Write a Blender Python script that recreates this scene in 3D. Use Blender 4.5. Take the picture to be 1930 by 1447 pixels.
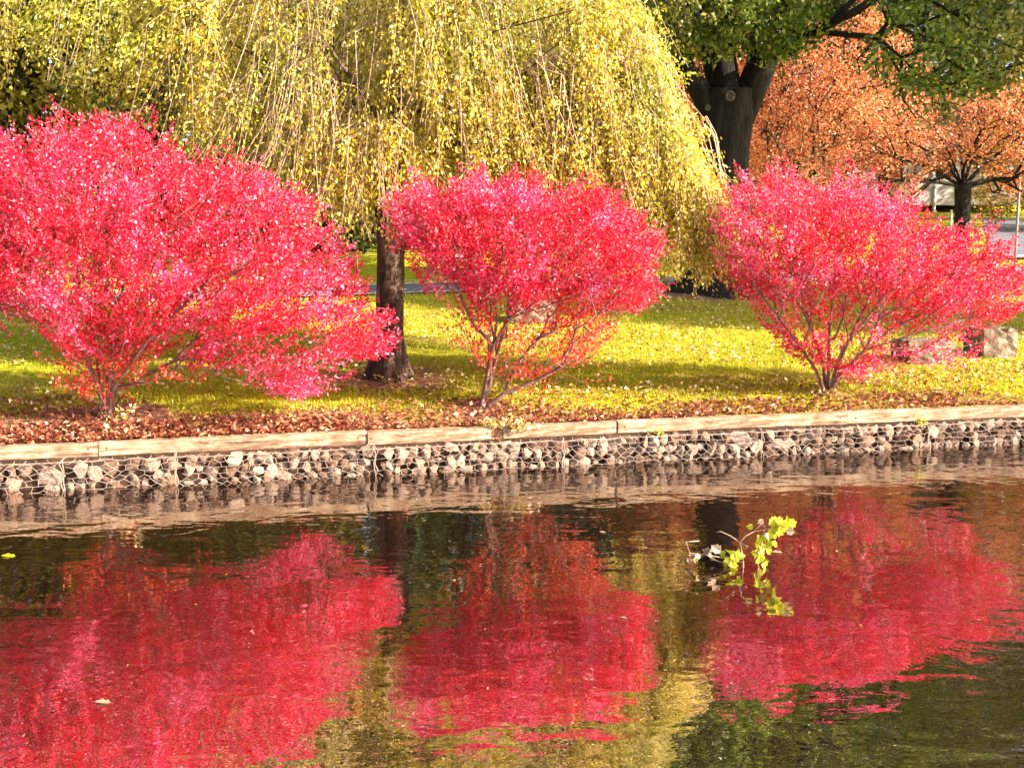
import bpy, math, random
import numpy as np
from mathutils import Vector
random.seed(7)
RNG = np.random.default_rng(7)
scn = bpy.context.scene
for _o in list(bpy.data.objects): bpy.data.objects.remove(_o)
COL = scn.collection

# ------------------------------------------------------------ camera, sky, sun
FPX, CX, CY, HZ, CAMZ = 2144.0, 965.0, 723.5, 440.0, 2.7
PITCH = math.atan((CY - HZ) / FPX)
cam_d = bpy.data.cameras.new('camera'); cam = bpy.data.objects.new('camera', cam_d); COL.objects.link(cam)
cam.location = (0, 0, CAMZ); cam.rotation_euler = (math.pi / 2 - PITCH, 0, 0)
cam_d.sensor_width = 36; cam_d.lens = 36 * FPX / 1930; cam_d.clip_end = 1500; cam_d.clip_start = 0.05
scn.camera = cam
SUN_DIR = Vector((0.90, -0.34, 0.46)).normalized()          # towards the sun
SUN_EL = math.asin(SUN_DIR.z); SUN_AZ = math.atan2(SUN_DIR.x, SUN_DIR.y)
world = bpy.data.worlds.new('World'); scn.world = world; world.use_nodes = True
wn = world.node_tree; wn.nodes.clear()
sky = wn.nodes.new('ShaderNodeTexSky'); sky.sky_type = 'NISHITA'; sky.sun_disc = False
sky.sun_elevation = SUN_EL; sky.sun_rotation = SUN_AZ; sky.air_density = 0.8; sky.dust_density = 2.5; sky.ozone_density = 0.6
bg = wn.nodes.new('ShaderNodeBackground'); bg.inputs['Strength'].default_value = 0.11
wo = wn.nodes.new('ShaderNodeOutputWorld')
wn.links.new(sky.outputs[0], bg.inputs[0]); wn.links.new(bg.outputs[0], wo.inputs[0])
sd = bpy.data.lights.new('sun', 'SUN'); sd.energy = 5.0; sd.angle = math.radians(0.5); sd.color = (1.0, 0.90, 0.74)
so = bpy.data.objects.new('sun', sd); COL.objects.link(so)
so.rotation_euler = SUN_DIR.to_track_quat('Z', 'Y').to_euler(); so.location = (20, -12, 20)
scn.view_settings.view_transform = 'Standard'; scn.view_settings.look = 'None'
scn.view_settings.gamma = 1.0; scn.view_settings.use_curve_mapping = False
scn.view_settings.exposure = 1.68
scn.render.engine = 'CYCLES'
scn.cycles.max_bounces = 6; scn.cycles.transmission_bounces = 4; scn.cycles.diffuse_bounces = 3

# ------------------------------------------------------------ helpers
sP, cP = math.sin(PITCH), math.cos(PITCH)
def ray(px, py):
    x = (px - CX) / FPX; u = -(py - CY) / FPX
    return np.array([x, cP + u * sP, -sP + u * cP])
def at(px, py, Y):                                          # a photo measurement at distance Y
    d = ray(px, py); t = Y / d[1]
    return np.array([d[0] * t, Y, CAMZ + d[2] * t])
def hit(px, py, z):
    d = ray(px, py); t = (z - CAMZ) / d[2]
    return np.array([d[0] * t, d[1] * t, z])
def nrm(a):
    a = np.asarray(a, float); return a / np.maximum(np.linalg.norm(a, axis=-1, keepdims=True), 1e-9)

W0 = hit(0, 930, 0.0)[:2]; W1 = hit(1930, 836, 0.0)[:2]
WT = nrm(W1 - W0); WN = np.array([-WT[1], WT[0]])           # along the bank, and away from the pond
def bank(t, s, z=0.0):
    p = W0 + WT * t + WN * s; return np.array([p[0], p[1], z])
def ts(p):
    d = np.asarray(p)[..., :2] - W0; return d @ WT, d @ WN
GS = np.array([-1, 0, .35, .9, 2, 3.5, 6, 9, 12, 14, 18, 25, 34, 45, 80, 140, 300.])
GZ = np.array([.40, .42, .47, .61, .67, .74, .90, 1.14, 1.45, 1.62, 1.98, 2.55, 3.15, 4.0, 8.0, 14, 26.])
def gz(s): return np.interp(s, GS, GZ)
def ground(x, y):
    return float(gz(((np.array([x, y]) - W0) @ WN)))
def ground_hit(px, py):
    d = ray(px, py); t = 1.0
    while t < 400:
        p = np.array([0, 0, CAMZ]) + d * t
        if p[2] <= ground(p[0], p[1]): return p
        t += 0.02
    return p

def tag(o, label=None, cat=None, group=None, kind=None):
    if label: o['label'] = label
    if cat: o['category'] = cat
    if group: o['group'] = group
    if kind: o['kind'] = kind
    return o
def empty(name, loc, label, cat, group=None):
    o = bpy.data.objects.new(name, None); COL.objects.link(o); o.location = Vector([float(v) for v in loc])
    o.empty_display_size = 0.2
    return tag(o, label, cat, group)
def build(name, V, F, mat, parent=None, smooth=False):
    """V (n,3) world coordinates; F (m,k) array or list of faces; linked as ONE mesh object."""
    V = np.asarray(V, np.float32)
    if parent is not None and isinstance(parent, bpy.types.Object):
        o_ = np.array(parent.location if parent.parent is None else parent.location + parent.parent.location, np.float32)
        V = V - o_
    me = bpy.data.meshes.new(name)
    if isinstance(F, np.ndarray):
        m, k = F.shape
        me.vertices.add(len(V)); me.vertices.foreach_set('co', V.ravel())
        me.loops.add(m * k); me.loops.foreach_set('vertex_index', F.astype(np.int32).ravel())
        me.polygons.add(m); me.polygons.foreach_set('loop_start', np.arange(0, m * k, k, dtype=np.int32))
        me.polygons.foreach_set('loop_total', np.full(m, k, np.int32))
        me.update(calc_edges=True)
    else:
        me.from_pydata(V.tolist(), [], F)
    if smooth:
        me.polygons.foreach_set('use_smooth', np.ones(len(me.polygons), bool))
    me.validate(); me.materials.append(mat)
    o = bpy.data.objects.new(name, me); COL.objects.link(o)
    if parent is not None: o.parent = parent
    return o
class MB:
    def __init__(s): s.V = []; s.F = []; s.n = 0
    def add(s, V, F):
        V = np.asarray(V, float); s.V.append(V)
        s.F += [[int(i) + s.n for i in f] for f in F]; s.n += len(V)
    def box(s, c, ax, ay, az):                              # centre and three half-axes
        c, ax, ay, az = [np.asarray(v, float) for v in (c, ax, ay, az)]
        V = [c + i * ax + j * ay + k * az for k in (-1, 1) for (i, j) in ((-1, -1), (1, -1), (1, 1), (-1, 1))]
        s.add(V, [(0, 3, 2, 1), (4, 5, 6, 7), (0, 1, 5, 4), (1, 2, 6, 5), (2, 3, 7, 6), (3, 0, 4, 7)])
    def tube(s, P, R, n=6, cap=True, wob=0.0):
        P = np.asarray(P, float); R = np.broadcast_to(np.asarray(R, float), (len(P),))
        T = np.gradient(P, axis=0); T = nrm(T)
        ref = np.array([0, 1, 0.13]) if abs(T[0][1]) < .8 else np.array([1, 0, 0.1])
        a = nrm(np.cross(T, ref)); b = np.cross(T, a)
        th = np.arange(n) / n * 2 * math.pi
        V = P[:, None] + (a[:, None] * np.cos(th)[None, :, None] + b[:, None] * np.sin(th)[None, :, None]) * R[:, None, None]
        if wob:
            V = V + (V - P[:, None]) * RNG.uniform(-wob, wob, (len(P), n, 1))
        V = V.reshape(-1, 3); F = []
        for i in range(len(P) - 1):
            for j in range(n):
                k = (j + 1) % n; F.append((i * n + j, i * n + k, (i + 1) * n + k, (i + 1) * n + j))
        if cap:
            F.append(tuple(range(n))[::-1]); F.append(tuple((len(P) - 1) * n + j for j in range(n)))
        s.add(V, F)
    def make(s, name, mat, parent=None, smooth=False):
        return build(name, np.vstack(s.V), s.F, mat, parent, smooth)

# ------------------------------------------------------------ materials
def newmat(name):
    m = bpy.data.materials.new(name); m.use_nodes = True; nt = m.node_tree; nt.nodes.clear()
    out = nt.nodes.new('ShaderNodeOutputMaterial'); return m, nt, out
def N(nt, t, **kw):
    n = nt.nodes.new(t)
    for k, v in kw.items():
        if k in n.inputs.keys() if isinstance(k, str) else False: n.inputs[k].default_value = v
        else: setattr(n, k, v)
    return n
def ramp(nt, fac, stops, interp='LINEAR'):
    r = nt.nodes.new('ShaderNodeValToRGB'); r.color_ramp.interpolation = interp
    while len(r.color_ramp.elements) > 1: r.color_ramp.elements.remove(r.color_ramp.elements[-1])
    for i, (p, c) in enumerate(stops):
        e = r.color_ramp.elements[0] if i == 0 else r.color_ramp.elements.new(p)
        e.position = p; e.color = (*c, 1)
    if fac is not None: nt.links.new(fac, r.inputs[0])
    return r
def noise(nt, scale, detail=4, rough=.55, vec=None, dist=0):
    n = nt.nodes.new('ShaderNodeTexNoise'); n.inputs['Scale'].default_value = scale
    n.inputs['Detail'].default_value = detail; n.inputs['Roughness'].default_value = rough
    n.inputs['Distortion'].default_value = dist
    if vec is not None: nt.links.new(vec, n.inputs['Vector'])
    return n
def mixc(nt, fac, a, b, mode='MIX'):
    m = nt.nodes.new('ShaderNodeMix'); m.data_type = 'RGBA'; m.blend_type = mode
    for s, v in ((0, fac), (6, a), (7, b)):
        if isinstance(v, (int, float)): m.inputs[s].default_value = v
        elif isinstance(v, tuple): m.inputs[s].default_value = (*v, 1)
        else: nt.links.new(v, m.inputs[s])
    return m.outputs[2]
def leaf_mat(name, stops, zone=None, trans=.35, gloss=.4, rough=.4, zscale=.8, zlo=.43):
    """every leaf takes its own colour; zone = second palette that leaves drift to in patches"""
    m, nt, out = newmat(name)
    g = nt.nodes.new('ShaderNodeNewGeometry')
    c = ramp(nt, g.outputs['Random Per Island'], stops).outputs[0]
    if zone:
        tc = nt.nodes.new('ShaderNodeTexCoord')
        nz = noise(nt, zscale, 3, .6, tc.outputs['Object'])
        f = ramp(nt, nz.outputs[0], [(zlo, (0, 0, 0)), (zlo + .16, (1, 1, 1))]).outputs[0]
        c2 = ramp(nt, g.outputs['Random Per Island'], zone).outputs[0]
        c = mixc(nt, f, c, c2)
    p = nt.nodes.new('ShaderNodeBsdfPrincipled'); nt.links.new(c, p.inputs['Base Color'])
    p.inputs['Roughness'].default_value = rough; p.inputs['Specular IOR Level'].default_value = gloss
    t = nt.nodes.new('ShaderNodeBsdfTranslucent'); nt.links.new(c, t.inputs['Color'])
    x = nt.nodes.new('ShaderNodeMixShader'); x.inputs[0].default_value = trans
    nt.links.new(p.outputs[0], x.inputs[1]); nt.links.new(t.outputs[0], x.inputs[2]); nt.links.new(x.outputs[0], out.inputs[0])
    return m
def rough_mat(name, stops, scale=8, stretch=(1, 1, 1), bump=.5, rough=.85, bscale=None, dist=0.03):
    m, nt, out = newmat(name)
    tc = nt.nodes.new('ShaderNodeTexCoord'); mp = nt.nodes.new('ShaderNodeMapping')
    mp.inputs['Scale'].default_value = stretch; nt.links.new(tc.outputs['Object'], mp.inputs[0])
    n1 = noise(nt, scale, 6, .62, mp.outputs[0]); c = ramp(nt, n1.outputs[0], stops)
    p = nt.nodes.new('ShaderNodeBsdfPrincipled'); nt.links.new(c.outputs[0], p.inputs['Base Color'])
    p.inputs['Roughness'].default_value = rough; p.inputs['Specular IOR Level'].default_value = .25
    n2 = noise(nt, bscale or scale * 3, 5, .65, mp.outputs[0])
    b = nt.nodes.new('ShaderNodeBump'); b.inputs['Strength'].default_value = bump; b.inputs['Distance'].default_value = dist
    nt.links.new(n2.outputs[0], b.inputs['Height']); nt.links.new(b.outputs[0], p.inputs['Normal'])
    nt.links.new(p.outputs[0], out.inputs[0]); return m

M = {}
M['red'] = leaf_mat('burning red leaf', [(0, (.46, .005, .018)), (.35, (.74, .010, .036)), (.7, (.86, .03, .08)), (.9, (.92, .15, .24)), (1, (.95, .5, .55))],
                    [(0, (.66, .010, .07)), (.4, (.86, .05, .20)), (.75, (.93, .20, .40)), (1, (.96, .62, .72))], trans=.48, gloss=.45, rough=.4, zscale=1.3, zlo=.47)
M['red_thin'] = leaf_mat('thin orange red leaf', [(0, (.55, .02, .02)), (.4, (.75, .05, .05)), (.75, (.8, .16, .08)), (1, (.85, .4, .2))], trans=.5, gloss=.4)
M['willow'] = leaf_mat('yellow weeping leaf', [(0, (.24, .18, .010)), (.3, (.58, .45, .02)), (.6, (.84, .66, .05)), (.85, (.92, .80, .22)), (1, (.97, .93, .6))],  # palest yellow-white stops are sun highlights put into the leaf colour
                       [(0, (.12, .15, .010)), (.4, (.36, .36, .02)), (.8, (.70, .62, .07)), (1, (.92, .86, .4))], trans=.42, gloss=.45, zscale=.5)
M['oak'] = leaf_mat('oak green leaf', [(0, (.04, .09, .012)), (.5, (.15, .24, .022)), (.85, (.36, .44, .05)), (1, (.62, .62, .16))],
                    [(0, (.08, .10, .02)), (.6, (.22, .24, .04)), (1, (.48, .40, .13))], trans=.25, gloss=.5, zscale=.35)
M['orange'] = leaf_mat('rust orange leaf', [(0, (.36, .10, .04)), (.4, (.62, .19, .075)), (.75, (.76, .32, .15)), (1, (.88, .60, .38))],
                       [(0, (.46, .10, .035)), (.6, (.70, .25, .08)), (1, (.85, .55, .2))], trans=.45, gloss=.35, zscale=.3)
M['gold'] = leaf_mat('golden leaf', [(0, (.2, .12, .01)), (.5, (.42, .26, .02)), (1, (.7, .48, .08))], trans=.35)
M['olive'] = leaf_mat('olive brown leaf', [(0, (.10, .08, .012)), (.4, (.24, .19, .02)), (.8, (.40, .29, .04)), (1, (.62, .46, .10))],
                      [(0, (.05, .07, .012)), (1, (.20, .20, .04))], trans=.25, zscale=.25)
M['dark'] = leaf_mat('dark evergreen and shaded leaf', [(0, (.015, .035, .01)), (.6, (.05, .08, .02)), (1, (.15, .17, .05))], trans=.15)  # dark evergreen; also carries painted shade for trees behind the weeping tree
M['litter_red'] = leaf_mat('fallen rust leaf', [(0, (.14, .035, .022)), (.4, (.34, .085, .05)), (.68, (.48, .18, .09)), (.88, (.60, .34, .16)), (1, (.8, .62, .36))], trans=.15)
M['litter_yel'] = leaf_mat('fallen yellow leaf', [(0, (.3, .12, .03)), (.3, (.55, .36, .08)), (.7, (.75, .6, .2)), (1, (.9, .85, .6))], trans=.15)
M['grass'] = leaf_mat('grass blade', [(0, (.30, .33, .012)), (.5, (.44, .47, .015)), (1, (.58, .56, .04))],
                      [(0, (.42, .35, .03)), (.5, (.56, .48, .05)), (1, (.66, .56, .12))], trans=.3, zscale=.6)
M['bark'] = rough_mat('grey brown bark', [(.3, (.025, .015, .010)), (.5, (.10, .06, .042)), (.68, (.30, .20, .14))], 11, (1, 1, .3), 1.0, bscale=20, dist=.09)
M['oakbark'] = rough_mat('dark oak bark', [(.3, (.008, .007, .005)), (.55, (.024, .020, .015)), (.75, (.06, .048, .036))], 7, (1, 1, .25), 1.0, bscale=12, dist=.08)
M['stem'] = rough_mat('shrub stem bark', [(.3, (.10, .05, .04)), (.6, (.28, .16, .12)), (.8, (.45, .3, .24))], 20, (1, 1, .4), .6)
M['strand'] = rough_mat('pale hanging twig', [(.3, (.32, .2, .12)), (.7, (.62, .45, .32))], 14, (1, 1, .3), .3)
M['timber'] = rough_mat('weathered timber', [(.28, (.12, .065, .04)), (.42, (.32, .20, .12)), (.56, (.52, .38, .25)), (.72, (.74, .62, .48))], 3.5, (1, 1, 7), .9, bscale=9)
M['endgrain'] = rough_mat('rotten timber end', [(.3, (.06, .03, .02)), (.7, (.22, .12, .08))], 12, bump=.6)
M['stone'] = rough_mat('pale gabion stone', [(.28, (.10, .06, .045)), (.44, (.34, .25, .19)), (.58, (.56, .45, .37)), (.75, (.82, .73, .64))], 9, (1, 1, 1), .8, bscale=14)
M['soil'] = rough_mat('dark wet soil', [(.3, (.02, .010, .007)), (.7, (.09, .048, .03))], 6, bump=.8)
M['wire'] = rough_mat('pale coated wire', [(.3, (.20, .14, .10)), (.7, (.46, .36, .29))], 12, bump=.1, rough=.5)
M['rock'] = rough_mat('brown grey stone block', [(.3, (.13, .09, .06)), (.5, (.24, .17, .12)), (.72, (.40, .32, .25))], 6, bump=1.0)
M['pole'] = rough_mat('grey metal', [(.3, (.20, .21, .24)), (.7, (.34, .35, .38))], 3, bump=.05, rough=.5)
M['whitepole'] = rough_mat('pale painted metal', [(.3, (.6, .56, .54)), (.7, (.78, .75, .72))], 3, bump=.05, rough=.5)
M['siding'] = rough_mat('pale house siding', [(.3, (.42, .38, .36)), (.7, (.60, .56, .53))], 1.5, (.3, .3, 8), .3)
M['roofm'] = rough_mat('brown roof shingle', [(.3, (.10, .06, .05)), (.7, (.2, .14, .11))], 3, bump=.3)
M['glass'] = rough_mat('dark window glass', [(.3, (.02, .025, .03)), (.7, (.05, .055, .06))], 1, bump=0, rough=.08)
M['frame'] = rough_mat('white window frame', [(.3, (.7, .68, .65)), (.7, (.8, .78, .75))], 3, bump=.05)
M['asphalt'] = rough_mat('blue grey asphalt', [(.3, (.13, .13, .16)), (.7, (.20, .20, .235))], 2, bump=.2, bscale=60, dist=.01)
M['kerb'] = rough_mat('pale concrete', [(.3, (.42, .38, .33)), (.7, (.58, .54, .48))], 3, bump=.2)
M['paint'] = rough_mat('road paint', [(.3, (.6, .6, .62)), (.7, (.78, .78, .8))], 5, bump=.1)
M['leafy'] = leaf_mat('lime leaf', [(0, (.30, .34, .01)), (.5, (.52, .54, .02)), (1, (.74, .68, .08))], trans=.4)
M['dry'] = leaf_mat('dry cream leaf', [(0, (.26, .15, .08)), (1, (.48, .34, .22))], trans=.3)

def stain(m, scale, dark):
    nt = m.node_tree; pb = [n for n in nt.nodes if n.type == 'BSDF_PRINCIPLED'][0]; src = pb.inputs['Base Color'].links[0].from_socket
    tc = nt.nodes.new('ShaderNodeTexCoord'); n_ = noise(nt, scale, 5, .7, tc.outputs['Object'])
    c_ = ramp(nt, n_.outputs[0], [(.36, dark), (.56, (1, 1, 1))])
    nt.links.new(mixc(nt, 1.0, src, c_.outputs[0], 'MULTIPLY'), pb.inputs['Base Color'])
stain(M['timber'], 2.2, (.52, .45, .40)); stain(M['rock'], 3, (.6, .55, .5)); stain(M['bark'], 3, (.45, .42, .40))
# water
def water_mat():
    m, nt, out = newmat('pond water')
    tc = nt.nodes.new('ShaderNodeTexCoord')
    mp = nt.nodes.new('ShaderNodeMapping'); mp.inputs['Scale'].default_value = (1, 1.5, 1); mp.inputs['Rotation'].default_value = (0, 0, -.1)
    nt.links.new(tc.outputs['Object'], mp.inputs[0])
    n1 = noise(nt, 1.9, 2, .45, mp.outputs[0], .4); n2 = noise(nt, 8, 2, .5, mp.outputs[0]); n3 = noise(nt, .35, 2, .5, mp.outputs[0])
    a = nt.nodes.new('ShaderNodeMath'); a.operation = 'MULTIPLY'; nt.links.new(n2.outputs[0], a.inputs[0]); a.inputs[1].default_value = .14
    b = nt.nodes.new('ShaderNodeMath'); b.operation = 'ADD'; nt.links.new(n1.outputs[0], b.inputs[0]); nt.links.new(a.outputs[0], b.inputs[1])
    r_ = ramp(nt, n3.outputs[0], [(.35, (.35, .35, .35)), (.65, (.9, .9, .9))])
    ge = nt.nodes.new('ShaderNodeNewGeometry'); sx = nt.nodes.new('ShaderNodeVectorMath'); sx.operation = 'DOT_PRODUCT'
    nt.links.new(ge.outputs['Position'], sx.inputs[0]); sx.inputs[1].default_value = (float(WN[0]), float(WN[1]), 0)
    mr = nt.nodes.new('ShaderNodeMapRange'); mr.inputs['From Min'].default_value = float(W0 @ WN) - 2.6; mr.inputs['From Max'].default_value = float(W0 @ WN) - .6
    mr.inputs['To Min'].default_value = 0; mr.inputs['To Max'].default_value = .8; nt.links.new(sx.outputs['Value'], mr.inputs['Value'])
    r = nt.nodes.new('ShaderNodeMath'); r.operation = 'ADD'; r.use_clamp = False; nt.links.new(r_.outputs[0], r.inputs[0]); nt.links.new(mr.outputs[0], r.inputs[1])
    m2 = nt.nodes.new('ShaderNodeMath'); m2.operation = 'MULTIPLY'; nt.links.new(b.outputs[0], m2.inputs[0]); nt.links.new(r.outputs[0], m2.inputs[1]); b = m2
    bp = nt.nodes.new('ShaderNodeBump'); bp.inputs['Distance'].default_value = .012
    bp.inputs['Strength'].default_value = 1.0; nt.links.new(b.outputs[0], bp.inputs['Height'])
    gl = nt.nodes.new('ShaderNodeBsdfGlossy'); gl.inputs['Roughness'].default_value = .0
    gl.inputs['Color'].default_value = (1, .92, .89, 1)
    df = nt.nodes.new('ShaderNodeBsdfDiffuse'); df.inputs['Color'].default_value = (.012, .006, .003, 1)
    fr = nt.nodes.new('ShaderNodeFresnel'); fr.inputs['IOR'].default_value = 7.0
    for n in (gl, fr, df): nt.links.new(bp.outputs[0], n.inputs['Normal'])
    x = nt.nodes.new('ShaderNodeMixShader'); nt.links.new(fr.outputs[0], x.inputs[0])
    nt.links.new(df.outputs[0], x.inputs[1]); nt.links.new(gl.outputs[0], x.inputs[2]); nt.links.new(x.outputs[0], out.inputs[0])
    return m
M['water'] = water_mat()

# lawn: grass, with bare leaf-strewn soil along the bank and round the tree feet
BIRCH = ground_hit(735, 712); OAK = ground_hit(1352, 548)
S_LEFT = ground_hit(200, 785); S_MID = ground_hit(905, 765); S_RIGHT = ground_hit(1560, 742)
def lawn_mat():
    m, nt, out = newmat('lawn')
    g = nt.nodes.new('ShaderNodeNewGeometry')
    def vm(op, a, b):
        n = nt.nodes.new('ShaderNodeVectorMath'); n.operation = op
        nt.links.new(a, n.inputs[0]); n.inputs[1].default_value = b; return n
    rel = vm('SUBTRACT', g.outputs['Position'], (float(W0[0]), float(W0[1]), 0))
    s = vm('DOT_PRODUCT', rel.outputs[0], (float(WN[0]), float(WN[1]), 0)).outputs['Value']
    nz = noise(nt, 1.1, 5, .6, g.outputs['Position'])
    def math_(op, a, b=None):
        n = nt.nodes.new('ShaderNodeMath'); n.operation = op
        for i, v in enumerate((a, b)):
            if v is None: continue
            if isinstance(v, (int, float)): n.inputs[i].default_value = v
            else: nt.links.new(v, n.inputs[i])
        return n.outputs[0]
    edge = math_('ADD', s, math_('MULTIPLY', math_('SUBTRACT', nz.outputs[0], .5), -2.2))
    tt_ = vm('DOT_PRODUCT', rel.outputs[0], (float(WT[0]), float(WT[1]), 0)).outputs['Value']
    edge = math_('ADD', edge, math_('MULTIPLY', math_('MAXIMUM', math_('SUBTRACT', tt_, 4.0), 0.0), .10))
    bankf = ramp(nt, math_('DIVIDE', edge, 6.0), [(.10, (1, 1, 1)), (.22, (0, 0, 0))]).outputs[0]
    col = bankf
    for c, r in ((BIRCH, 1.3), (OAK, 2.6), (S_LEFT, 1.2), (S_MID, .6)):
        d = nt.nodes.new('ShaderNodeVectorMath'); d.operation = 'DISTANCE'
        nt.links.new(g.outputs['Position'], d.inputs[0]); d.inputs[1].default_value = tuple(float(v) for v in c)
        e = math_('ADD', math_('DIVIDE', d.outputs['Value'], r), math_('MULTIPLY', math_('SUBTRACT', nz.outputs[0], .5), 1.0))
        f = ramp(nt, e, [(.55, (1, 1, 1)), (.95, (0, 0, 0))]).outputs[0]
        col = mixc(nt, 1.0, col, f, 'LIGHTEN')
    ng = noise(nt, 5, 6, .65, g.outputs['Position']); grass = ramp(nt, ng.outputs[0], [(.3, (.20, .19, .008)), (.5, (.40, .38, .012)), (.7, (.56, .50, .03))]).outputs[0]
    rot = nt.nodes.new('ShaderNodeMapping'); rot.inputs['Rotation'].default_value = (0, 0, -math.atan2(WT[1], WT[0])); rot.inputs['Scale'].default_value = (.22, 1.1, 1)
    nt.links.new(g.outputs['Position'], rot.inputs[0]); ns = noise(nt, 1.0, 4, .6, rot.outputs[0])
    grass = mixc(nt, ramp(nt, ns.outputs[0], [(.55, (0, 0, 0)), (.66, (.8, .8, .8))]).outputs[0], grass, (.34, .21, .08))
    nd = noise(nt, 14, 6, .7, g.outputs['Position']); dirt = ramp(nt, nd.outputs[0], [(.3, (.16, .07, .045)), (.55, (.34, .16, .10)), (.75, (.52, .32, .20))]).outputs[0]
    p = nt.nodes.new('ShaderNodeBsdfPrincipled'); nt.links.new(mixc(nt, col, grass, dirt), p.inputs['Base Color'])
    p.inputs['Roughness'].default_value = .95; p.inputs['Specular IOR Level'].default_value = .1
    b = nt.nodes.new('ShaderNodeBump'); b.inputs['Strength'].default_value = .9; b.inputs['Distance'].default_value = .04
    nb = noise(nt, 30, 4, .6, g.outputs['Position']); nt.links.new(nb.outputs[0], b.inputs['Height']); nt.links.new(b.outputs[0], p.inputs['Normal'])
    nt.links.new(p.outputs[0], out.inputs[0]); return m
M['lawn'] = lawn_mat()

# ------------------------------------------------------------ setting: ground, water, roads
srow = np.unique(np.concatenate([np.arange(.14, 4, .25), GS[GS > .2], np.arange(4, 20, .5), np.arange(20, 46, 1), np.arange(46, 140, 6), [200, 300]]))
tcol = np.concatenate([np.arange(-200, -10, 10), np.arange(-10, 24, .5), np.arange(24, 220, 10)])
V = []
for s in [-99] + list(srow):
    for t in tcol:
        if s == -99: V.append(bank(t, .14, -.6))
        else:
            z = float(gz(s)) + (.02 * math.sin(t * 1.3 + s * 2.1) * math.sin(s * 1.7 - t * .6) if .5 < s < 11 else 0)
            V.append(bank(t, s, z))
nt_ = len(tcol); ns_ = len(srow) + 1
F = np.array([(i * nt_ + j, i * nt_ + j + 1, (i + 1) * nt_ + j + 1, (i + 1) * nt_ + j) for i in range(ns_ - 1) for j in range(nt_ - 1)])
tag(build('ground', V, F, M['lawn'], smooth=False), kind='structure')
tag(build('water', [bank(-200, .3, 0), bank(-200, -60, 0), bank(200, -60, 0), bank(200, .3, 0)], np.array([[0, 1, 2, 3]]), M['water']), kind='structure')
def band(name, s0, s1, t0, t1, dz, mat, tf=None):
    ss = [s0] + [s for s in srow if s0 < s < s1] + [s1]; V = []; tt = np.linspace(0, 1, 30)
    for s in ss:
        a = t0 + (tf(s) if tf else 0)
        for u in tt: V.append(bank(a + (t1 - a) * u, s, float(gz(s)) + dz))
    F = np.array([(i * 30 + j, i * 30 + j + 1, (i + 1) * 30 + j + 1, (i + 1) * 30 + j) for i in range(len(ss) - 1) for j in range(29)])
    return tag(build(name, V, F, mat), kind='structure')
def ribbon(name, lo, hi, dz, mat):
    V = []; tt = np.linspace(-60, 60, 121)
    for t in tt:
        c = 11.55 + .13 * (min(max(t, -20), 30) - 5)
        for k in range(9):
            s_ = c + lo + (hi - lo) * k / 8; V.append(bank(t, s_, float(gz(s_)) + dz))
    F = np.array([(i * 9 + j, (i + 1) * 9 + j, (i + 1) * 9 + j + 1, i * 9 + j + 1) for i in range(120) for j in range(8)])
    return tag(build(name, V, F, mat), kind='structure')
ribbon('path', 0, 1.15, .03, M['asphalt'])
ribbon('path_edge', -.14, -.005, .05, M['kerb'])
ribbon('path_edge', 1.155, 1.4, .06, M['kerb'])
band('road', 17.6, 37, 24.5, 120, .02, M['asphalt'], tf=lambda s: (s - 17.6) * .70)
band('kerb', 37.02, 37.5, 12, 120, .12, M['kerb'])
band('kerb', 17.1, 17.58, 24, 120, .12, M['kerb'])
band('road_marking', 34.6, 34.85, 41, 60, .026, M['paint'])

# ------------------------------------------------------------ leaves, branches
def leaves(name, C, D, Nn, L, W, mat, parent=None, fold=.15):
    C = np.asarray(C); D = nrm(D); S = nrm(np.cross(D, Nn)); Nn = np.cross(S, D)
    L = np.broadcast_to(L, (len(C),))[:, None]; W = np.broadcast_to(W, (len(C),))[:, None]
    up = Nn * W * fold
    V = np.stack([C, C + D * L * .45 + S * W / 2 + up, C + D * L, C + D * L * .45 - S * W / 2 + up], 1).reshape(-1, 3)
    F = np.arange(len(V)).reshape(-1, 4)
    return build(name, V, F, mat, parent)
def in_poly(P, poly):
    x, y = P[:, 0], P[:, 1]; c = np.zeros(len(P), bool); j = len(poly) - 1
    for i in range(len(poly)):
        xi, yi = poly[i]; xj, yj = poly[j]
        c ^= ((yi > y) != (yj > y)) & (x < (xj - xi) * (y - yi) / (yj - yi + 1e-12) + xi); j = i
    return c
def edge_dist(P, poly):
    d = np.full(len(P), 1e9); q = np.asarray(poly, float)
    for i in range(len(q)):
        a = q[i]; b = q[(i + 1) % len(q)]; ab = b - a
        t = np.clip(((P - a) @ ab) / (ab @ ab + 1e-12), 0, 1)
        d = np.minimum(d, np.linalg.norm(P - a - t[:, None] * ab, axis=1))
    return d
def crown_points(poly_px, Y, n, T, emax, surf=.5):
    """points through the volume of a crown whose side view is the polygon"""
    poly = np.array([[at(x, y, Y)[0], at(x, y, Y)[2]] for x, y in poly_px])
    lo, hi = poly.min(0), poly.max(0); out = []
    while sum(map(len, out)) < n:
        q = RNG.uniform(lo, hi, (n * 2, 2)); out.append(q[in_poly(q, poly)])
    q = np.vstack(out)[:n]; e = np.clip(edge_dist(q, poly) / emax, 0, 1)
    th = T * np.sqrt(np.clip(1 - (1 - e) ** 2, 0, 1))
    u = RNG.uniform(-1, 1, n); u = np.sign(u) * np.abs(u) ** surf
    return np.column_stack([q[:, 0], Y + u * th, q[:, 1]])
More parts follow.
